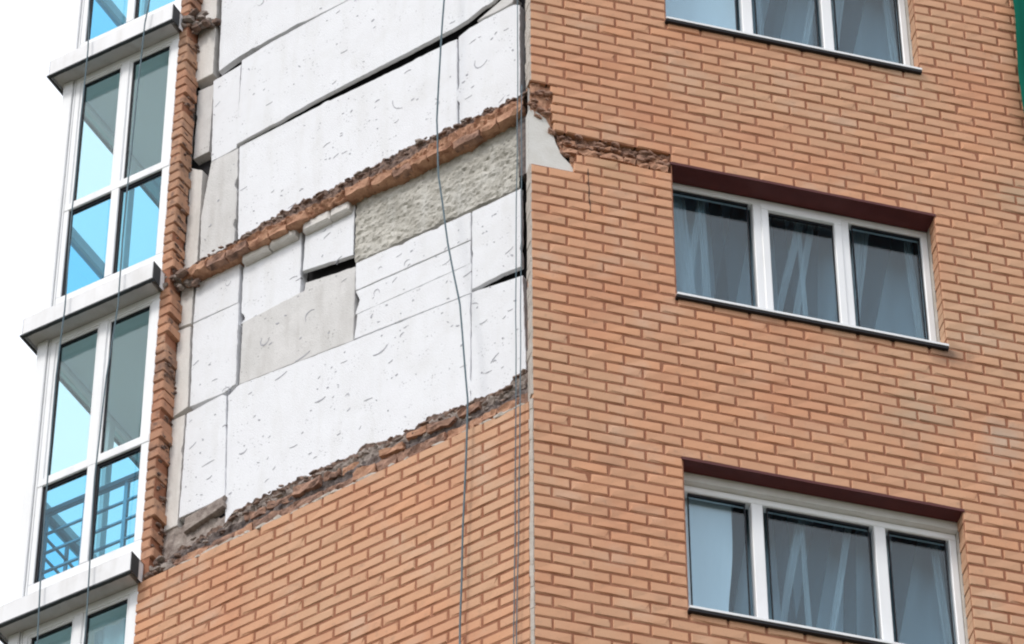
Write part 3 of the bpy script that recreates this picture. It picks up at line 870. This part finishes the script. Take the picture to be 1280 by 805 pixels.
# ------------------------------------------------------------------ windows of the right face
def window(zs, panes, plaster, label):
    zb, zt = zs
    FD = .165
    root = MB()
    x0, x1 = WX0 - .002, WX1 + .002
    top = zt - .012 - plaster
    bot = zb + .012
    # outer frame
    fwid = .055
    root.bbox(x0, x1, FD, FD + .07, top - fwid, top, .005)
    root.bbox(x0, x1, FD, FD + .07, bot, bot + .07, .005)
    root.bbox(x0, x0 + .05, FD + .001, FD + .071, bot + .07, top - fwid, .005)
    root.bbox(x1 - .05, x1, FD + .001, FD + .071, bot + .07, top - fwid, .005)
    for (a, b), (c, d) in zip([p[:2] for p in panes], [p[:2] for p in panes][1:]):
        mid = (b + c) / 2
        root.bbox(mid - .04, mid + .04, FD + .0005, FD + .0705, bot + .07, top - fwid, .005)
    wo_ = root.build('window', M['pvc'], bld, MR)
    tag(wo_, label)
    for a, b, sash in panes:
        z0, z1 = bot + .07, top - fwid
        z1 -= sash
        if sash:                                   # opening sash, proud of the frame
            s = MB(); t = .055
            s.bbox(a - t, b + t, FD - .012, FD + .05, z1, z1 + t, .005)
            s.bbox(a - t, b + t, FD - .012, FD + .05, z0 + .02, z0 + .02 + t, .005)
            s.bbox(a - t, a, FD - .011, FD + .05, z0 + .02 + t, z1, .005)
            s.bbox(b, b + t, FD - .011, FD + .05, z0 + .02 + t, z1, .005)
            s.build('sash', M['pvc'], wo_)
            z0 += .02 + t
        gk = MB(); t = .007
        gk.box(a, b, FD + .018, FD + .04, z1 - t * 2.2, z1)
        gk.box(a, b, FD + .020, FD + .04, z0, z0 + t)
        gk.box(a, a + t, FD + .024, FD + .04, z0 + t, z1 - t * 2.2)
        gk.box(b - t, b, FD + .024, FD + .04, z0 + t, z1 - t * 2.2)
        gk.build('gasket', M['gasket'], wo_)
        pn = MB()
        pn.box(a + .002, b - .002, FD + .028, FD + .034, z0 + .002, z1 - .002)
        pn.build('pane', M['glass'], wo_)
    sl = MB()
    sl.add([(WX0 - .006, -.035, zb - .014), (WX1 + .006, -.035, zb - .014), (WX1 + .006, -.035, zb + .006), (WX0 - .006, -.035, zb + .006),
            (WX0 - .006, FD, zb + .002), (WX1 + .006, FD, zb + .002), (WX1 + .006, FD, zb + .03), (WX0 - .006, FD, zb + .03)],
           [(0, 1, 2, 3), (0, 4, 5, 1), (1, 5, 6, 2), (2, 6, 7, 3), (3, 7, 4, 0), (7, 6, 5, 4)])
    sl.build('sill', M['pvc'], wo_)
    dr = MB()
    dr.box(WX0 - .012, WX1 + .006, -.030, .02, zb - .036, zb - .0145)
    dr.build('sill_shadow_gap', M['gasket'], wo_).name = 'sill_shade_strip'  # black strip standing in for the shade under the sill
    lt = MB()
    lt.box(WX0 - .014, WX1 + .014, -.004, FD + (.0 if not plaster else -.05), zt - .011, zt - .002)
    lt.box(WX0 - .014, WX1 + .014, -.006, .003, zt - .017, zt + .006)
    lt.build('lintel', M['maroon'], wo_)
    if plaster:
        ps = MB()
        vs = []
        k = 40
        for i in range(k + 1):
            x = x0 + (x1 - x0) * i / k
            dz = .006 * nz(x * 9, 1, 2)
            vs += [(x, .115, zt - .0125), (x, .12 + .004 * nz(x * 12, 4, 1), zt - .012 - plaster + dz), (x, FD + .03, zt - .012 - plaster + dz)]
        for i in range(k):
            a = i * 3
            ps.add([vs[a], vs[a + 1], vs[a + 4], vs[a + 3]], [(0, 1, 2, 3)])
            ps.add([vs[a + 1], vs[a + 2], vs[a + 5], vs[a + 4]], [(0, 1, 2, 3)])
        ps.build('plaster_band', M['render'], wo_)
    for x in (WX0 - .004, WX1 + .004):             # jamb plaster behind the bricks and a room beyond
        rv = MB()
        rv.quad((x, .118, zb), (x, FD + .08, zb), (x, FD + .08, zt), (x, .118, zt))
        rv.build('reveal', M['mortar_pale'], wo_)
    rm = MB()
    a, b, c, d, e_, f_ = WX0 - .6, WX1 + .5, FD + .075, 1.5, zb - .7, zt + .42
    rm.quad((a, d, e_), (b, d, e_), (b, d, f_), (a, d, f_))
    rm.quad((a, c, e_), (a, d, e_), (a, d, f_), (a, c, f_))
    rm.quad((b, c, e_), (b, d, e_), (b, d, f_), (b, c, f_))
    rm.quad((a, c, f_), (b, c, f_), (b, d, f_), (a, d, f_))
    rm.quad((a, c, e_), (b, c, e_), (b, d, e_), (a, d, e_))
    rm.quad((a, c, zt), (b, c, zt), (b, c, f_), (a, c, f_))
    rm.quad((a, c, e_), (b, c, e_), (b, c, zb), (a, c, zb))
    rm.quad((a, c, zb), (WX0, c, zb), (WX0, c, zt), (a, c, zt))
    rm.quad((WX1, c, zb), (b, c, zb), (b, c, zt), (WX1, c, zt))
    rm.build('room', M['room'], wo_)
    return wo_
window(WINS[0], [(1.115, 1.515, 0), (1.665, 2.38, 0), (2.515, 2.92, 0)], .065, 'lowest window with narrow side panes and a white plaster band over it')
window(WINS[1], [(1.085, 1.65, 0), (1.79, 2.28, .05), (2.425, 2.935, 0)], 0, 'middle window with three equal panes')
window(WINS[2], [(1.085, 1.65, 0), (1.795, 2.28, 0), (2.425, 2.935, 0)], 0, 'topmost window cut by the upper edge of the view')

# curtains
def sheet(mb, x0, x1, z0, z1, dep, amp, freq, lean=0.0, pinch=None, seed=0, nx=70, nzv=26):
    vs, fs = [], []
    for i in range(nx + 1):
        for k in range(nzv + 1):
            u, v = i / nx, k / nzv
            x = x0 + (x1 - x0) * u + lean * (1 - v)
            z = z0 + (z1 - z0) * v
            if pinch:
                px_, pv, ps = pinch
                wgt = ps * math.exp(-((v - pv) / .32) ** 2)
                x = x + (px_ - x) * wgt
            ph = freq * (u * (x1 - x0)) * 6.28
            y = dep + amp * (math.sin(ph + 1.5 * nz(u * 5, v * 2, seed)) + .8 * nz(u * 9, v * 1.6, seed + 2)) * (1.0 - .25 * v)
            vs.append((x, y, z))
    for i in range(nx):
        for k in range(nzv):
            a = i * (nzv + 1) + k
            fs.append((a, a + nzv + 1, a + nzv + 2, a + 1))
    mb.add(vs, fs)
def curtain(label, parts, z):
    root = bpy.data.objects.new('curtain', None)
    sc.collection.objects.link(root)
    root.location = (2.0, .35, ZO + z)
    tag(root, label, 'curtain', 'curtains behind the flat windows')
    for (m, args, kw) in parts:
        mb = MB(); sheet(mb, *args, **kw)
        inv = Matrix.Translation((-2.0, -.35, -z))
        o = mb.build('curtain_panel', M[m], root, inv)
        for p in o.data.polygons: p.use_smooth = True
    return root
for i, (a, b) in enumerate(WINS):
    z0, z1 = a - .15, b + .30
    k = (0, .12, -.08)[i]
    pr = [
        ('curtain', (.9, 2.15, z0, z1, .47, .034, 3.4), dict(lean=-.3, seed=3 + i)),
        ('curtain', (1.9, 3.3, z0, z1, .465, .034, 3.2), dict(lean=-.2, seed=5 + i)),
        ('curtain_fold_shade', (1.50 + k, 1.66 + k, z0, z1, .33, .012, 7), dict(lean=-.30, seed=7 + i)),
        ('curtain_fold_shade', (1.28 + k, 1.37 + k, z0, z1, .332, .012, 7), dict(lean=.04, seed=8 + i)),
        ('curtain_fold_shade', (2.10, 2.24, z0, z1, .33, .012, 7), dict(lean=-.32, seed=9 + i)),
        ('curtain_fold_shade', (1.74 + k, 1.84 + k, z0, z1, .331, .012, 7), dict(lean=.05, seed=10 + i)),
        ('curtain_fold_shade', (2.66, 2.84, z0, z1, .33, .014, 6), dict(lean=-.36, seed=11 + i)),
        ('curtain_fold_shade', (2.93, 3.05, z0, z1, .332, .012, 6), dict(lean=.03, seed=12 + i)),
        ('curtain_fold_shade', (2.27 - k, 2.36 - k, z0, z1, .333, .012, 6), dict(lean=-.1, seed=13 + i)),
        ('curtain_fold_light', (1.99 + k, 2.05 + k, z0, z1, .305, .010, 9), dict(lean=-.36, pinch=(1.86, .1, .3), seed=15 + i)),
        ('curtain_fold_light', (1.92 + k, 1.96 + k, z0, z1, .304, .008, 9), dict(lean=.02, seed=16 + i)),
        ('curtain_fold_light', (2.31 - k, 2.36 - k, z0, z1, .303, .010, 9), dict(lean=-.30, seed=25 + i)),
        ('curtain_fold_light', (2.50, 2.62, z0, z1, .306, .014, 8), dict(lean=-.16, pinch=(2.42, .25, .4), seed=17 + i)),
        ('curtain_fold_light', (2.84, 2.90, z0, z1, .305, .010, 8), dict(lean=.07, seed=27 + i)),
        ('curtain_fold_light', (1.47 - k, 1.52 - k, z0, z1, .302, .010, 8), dict(lean=-.24, seed=29 + i)),
    ]
    if i == 1:
        pr.append(('curtain_fold_light', (.95, 1.20, z0, z1, .29, .014, 5), dict(lean=.10, seed=19)))
        pr.append(('curtain_fold_light', (1.30, 1.36, z0, z1, .292, .010, 6), dict(lean=.03, seed=20)))
    curtain(['grey sheer curtains tied aside behind the lowest window', 'grey sheer curtains with crossing folds behind the middle window',
             'grey sheer curtains behind the topmost window cut by the picture edge'][i], pr, a)
for i, (x0, x1, lab) in ((0, (1.0, 1.44, 'pale blue drawn curtain in the left pane of the lowest window')), (2, (1.0, 1.66, 'pale blue drawn blind in the left pane of the topmost window'))):
    a, b = WINS[i]
    mb = MB(); sheet(mb, x0, x1, a - .05, b - .075, .262, .003, 2.2, pinch=(x0, .2, .12) if i == 0 else None, seed=33 + i)
    root = mb.build('curtain', M['blind'], None, MR)
    for p in root.data.polygons: p.use_smooth = True
    tag(root, lab, 'curtain', 'curtains behind the flat windows')

# ------------------------------------------------------------------ balconies
dL = Vector((-math.sin(R(42)), math.cos(R(42)), 0))
MBAL = Matrix.Translation(dL * 3.27) @ Matrix.Rotation(R(-45), 4, 'Z')     # x = -s, y = t inward
def balcony(zsof, label, rail=False):
    """one glazed balcony: the slab under it has its soffit at zsof - 2.94, the ceiling is at zsof"""
    z0 = zsof - 2.94
    mw = MBAL @ Matrix.Translation((0, 0, ZO + z0))
    # local z: 0 = soffit of this slab, .16 = floor, 2.94 = ceiling
    s = MB(); s.box(-1.075, .02, -.135, 1.9, 0, .16)
    root = s.build('balcony', M['soffit'], bld, mw)
    tag(root, label)
    f = MB()
    f.bbox(-1.09, .060, -.152, -.132, -.012, .165, .004)
    f.quad((-1.092, -.15, -.012), (-1.092, 1.9, -.012), (-1.092, 1.9, .165), (-1.092, -.15, .165))
    f.quad((-1.09, -.15, .165), (.06, -.15, .165), (.06, .02, .178), (-1.09, .02, .178))
    f.quad((.0595, -.15, -.012), (.0595, .0, -.012), (.0595, .0, .165), (.0595, -.15, .165))
    f.build('fascia', M['cladding'], root)
    d = MB()
    k = 30
    for i in range(k):
        xa, xb = -1.095 + 1.155 * i / k, -1.095 + 1.155 * (i + 1) / k
        q = .004 * nz(i * .7, zsof, 1)
        d.box(xa, xb, -.158, -.128, -.026 + q, -.0125)
    d.box(-1.105, -1.088, -.158, 1.9, -.026, -.0125)
    d.box(.061, .066, -.153, -.06, -.012, .166)
    d.build('drip_edge', M['drip'], root)
    # frames
    fm = MB()
    zt = 2.938
    fm.bbox(-.93, .03, 0, .06, zt - .06, zt, .004)
    fm.bbox(-.93, .03, 0, .06, .16, .43, .004)
    fm.bbox(-.93, .03, -.004, .062, 1.388, 1.465, .006)
    fm.bbox(-.01 - .03, .03, .001, .061, .43, zt - .06, .004)
    fm.bbox(-.497, -.425, -.002, .063, .43, zt - .06, .005)
    fm.bbox(-.93, -.885, .001, .061, .43, zt - .06, .004)
    # side return
    fm.box(-1.045, -.985, .10, 1.85, zt - .06, zt)
    fm.box(-1.045, -.985, .10, 1.85, .16, .30)
    fm.box(-1.045, -.985, .10, 1.85, 1.34, 1.45)
    fm.box(-1.044, -.986, .88, .95, .30, zt - .06)
    fm.box(-1.044, -.986, 1.80, 1.85, .30, zt - .06)
    fm.build('frame', M['pvc'], root)
    po = MB()
    po.bbox(-1.045, -.955, -.012, .10, .16, zt, .006)
    po.bbox(-.948, -.934, .002, .06, .16, zt, .002)
    po.build('corner_post', M['pvc'], root)
    for (xa, xb) in ((-.885, -.497), (-.425, -.04)):
        for (za, zb, mm) in ((1.465, zt - .06, 'glass_upper'), (.43, 1.388, 'glass_lower')):
            sh = MB(); t = .022 if mm == 'glass_upper' else .007
            m2 = 'pvc' if mm == 'glass_upper' else 'gasket'
            sh.box(xa, xb, .012, .05, zb - t, zb); sh.box(xa, xb, .012, .05, za, za + t)
            sh.box(xa, xa + t, .013, .05, za + t, zb - t); sh.box(xb - t, xb, .013, .05, za + t, zb - t)
            sh.build('sash', M[m2], root)
            pn = MB(); pn.box(xa + t, xb - t, .028, .033, za + t, zb - t)
            pn.build('pane', M[mm], root)
            gk = MB(); q = .009
            gk.box(xa + t, xb - t, .020, .045, zb - t - q * 1.6, zb - t); gk.box(xa + t, xa + t + q, .021, .045, za + t, zb - t - q * 1.6)
            gk.build('gasket', M['gasket'], root)
    for (ta, tb) in ((.10, .88), (.95, 1.80)):
        for (za, zb, mm) in ((1.45, zt - .06, 'glass_upper'), (.30, 1.34, 'glass_lower')):
            pn = MB(); pn.box(-1.018, -1.013, ta, tb, za, zb)
            pn.build('pane', M[mm], root)
    ins = MB()                                     # back wall and inner side wall
    ins.box(-1.05, .02, 1.85, 1.91, .16, 2.94)
    ins.box(.02, .06, .07, 1.91, 0, 2.94)
    ins.build('inner_wall', M['plaster'], root)
    ce = MB(); ce.quad((-.98, .07, 2.93), (.015, .07, 2.93), (.015, 1.84, 2.93), (-.98, 1.84, 2.93))
    ce.build('ceiling', M['ceiling'], root)
    if rail:
        r = MB()
        for i in range(5):
            z = .5 + i * .19
            r.box(-.97, -.02, .16, .178, z, z + .016)
            r.box(-.972, -.955, .18, 1.2, z, z + .016)
        r.box(-.98, 0, .15, .19, 1.27, 1.31); r.box(-.985, -.95, .19, 1.2, 1.27, 1.31)
        for x in (-.965, -.62, -.27): r.box(x, x + .03, .155, .185, .2, 1.27)
        for y in (.45, .75, 1.05): r.box(-.975, -.95, y, y + .02, .2, 1.27)
        r.build('railing', M['metal'], root)
    return root
balcony(8.66, 'glazed balcony cut by the upper edge of the view')
balcony(5.72, 'second balcony down, with blue lower panes')
balcony(2.78, 'balcony with a metal railing behind its lower panes', True)
balcony(-.16, 'lowest balcony with dark glass')
s = MB(); s.box(-1.05, .02, -.0, 1.9, 0, .16); s.build('balcony_slab', M['soffit'], bld, MBAL @ Matrix.Translation((0, 0, ZO + 8.66)))
# curtain in the lowest balcony
mb = MB(); sheet(mb, -.40, -.06, .3, 2.78, .12, .015, 7, seed=77)
o = mb.build('curtain', M['curtain'], None, MBAL @ Matrix.Translation((0, 0, ZO - 3.1)))
for p in o.data.polygons: p.use_smooth = True
tag(o, 'pale curtain hanging inside the lowest balcony at the picture edge', 'curtain')

# ------------------------------------------------------------------ ropes
def rope(pts, r, label, mw, dep, top=9.0, bottom=-8.0):
    pts = sorted(pts, key=lambda p: -p[1])
    pts = [(pts[0][0] + (pts[0][0] - pts[1][0]) * .0, top)] + pts + [(pts[-1][0], bottom)]
    # resample with a slight waver
    out = []
    for (a, b), (c, d) in zip(pts, pts[1:]):
        n = max(1, int((b - d) / .08))
        for i in range(n):
            t = i / n
            y = a + (c - a) * t; z = b + (d - b) * t
            out.append((-y + .004 * nz(z * 2.3, r * 900, dep), dep + .004 * nz(z * 1.7, 3, 2), z))
    out.append((-pts[-1][0], dep, pts[-1][1]))
    k = 6
    vs, fs = [], []
    for x, y, z in out:
        for j in range(k):
            a = 6.2832 * j / k
            vs.append((x + r * math.cos(a), y + r * math.sin(a), z))
    for i in range(len(out) - 1):
        for j in range(k):
            a = i * k + j; b = i * k + (j + 1) % k
            fs.append((a, b, b + k, a + k))
    fs += [tuple(range(k)), tuple(range(len(vs) - k, len(vs)))]
    o = link('rope', mesh('rope', vs, fs), M['rope'], None, mw)
    for p in o.data.polygons: p.use_smooth = True
    tag(o, label, 'rope', 'ropes hanging down the facade')
rope([(.713, 4.39), (.752, 3.468), (.762, 3.078), (.741, 2.464), (.653, 1.7), (.548, 1.031), (.476, .053), (.487, -.396), (.508, -1.049), (.518, -1.404), (.525, -2.139)], .0072, 'swaying rope hanging across the white boards and down the narrow brick wall', ML, -.06)
rope([(.079, 3.993), (.082, 3.018), (.101, 1.431), (.105, .168), (.115, -1.169), (.13, -2.323)], .0042, 'left one of two thin ropes hanging close beside the brick corner', ML, -.04)
rope([(.046, 2.95), (.055, 1.404), (.066, .147), (.084, -1.185), (.106, -2.335)], .004, 'right one of two thin ropes hanging close beside the brick corner', ML, -.045, top=3.02)
rope([(.722, 6.36), (.691, 5.738), (.697, 4.629), (.694, 3.545), (.676, 2.77), (.70, 2.09), (.684, .708), (.667, .003), (.642, -.536)], .006, 'rope hanging before the left panes of the balconies', MBAL @ Matrix.Translation((0, 0, ZO)), -.2)
rope([(.134, 6.005), (.162, 5.731), (.189, 4.34), (.204, 3.277), (.192, 2.581), (.245, 1.856), (.274, .821), (.256, .036), (.242, -.424)], .006, 'rope hanging before the right panes of the balconies', MBAL @ Matrix.Translation((0, 0, ZO)), -.2)

# ------------------------------------------------------------------ green safety net at the far right
vs, fs = [], []
nx, nzv = 40, 90
for i in range(nx + 1):
    for k in range(nzv + 1):
        u, v = i / nx, k / nzv
        z = 3.45 + 8.6 * v
        x = 3.735 + .035 * (z - 4.2) + .05 * math.exp(-(z - 3.45) * 3) + u * 2.2 + .012 * nz(z * 3, 1, 4)
        vs.append((x, -.09 + .035 * math.sin(u * 26 + .6 * nz(z, u, 1)) + .03 * nz(u * 4, z * 1.3, 7), z + .05 * math.sin(u * 14) * (1 - v)))
for i in range(nx):
    for k in range(nzv):
        a = i * (nzv + 1) + k
        fs.append((a, a + nzv + 1, a + nzv + 2, a + 1))
o = link('safety_net', mesh('safety_net', vs, fs), M['net'], None, MR)
md = o.modifiers.new('thickness', 'SOLIDIFY'); md.thickness = .004
for p in o.data.polygons: p.use_smooth = True
tag(o, 'green safety netting hanging against the brick wall at the upper right edge', 'netting')
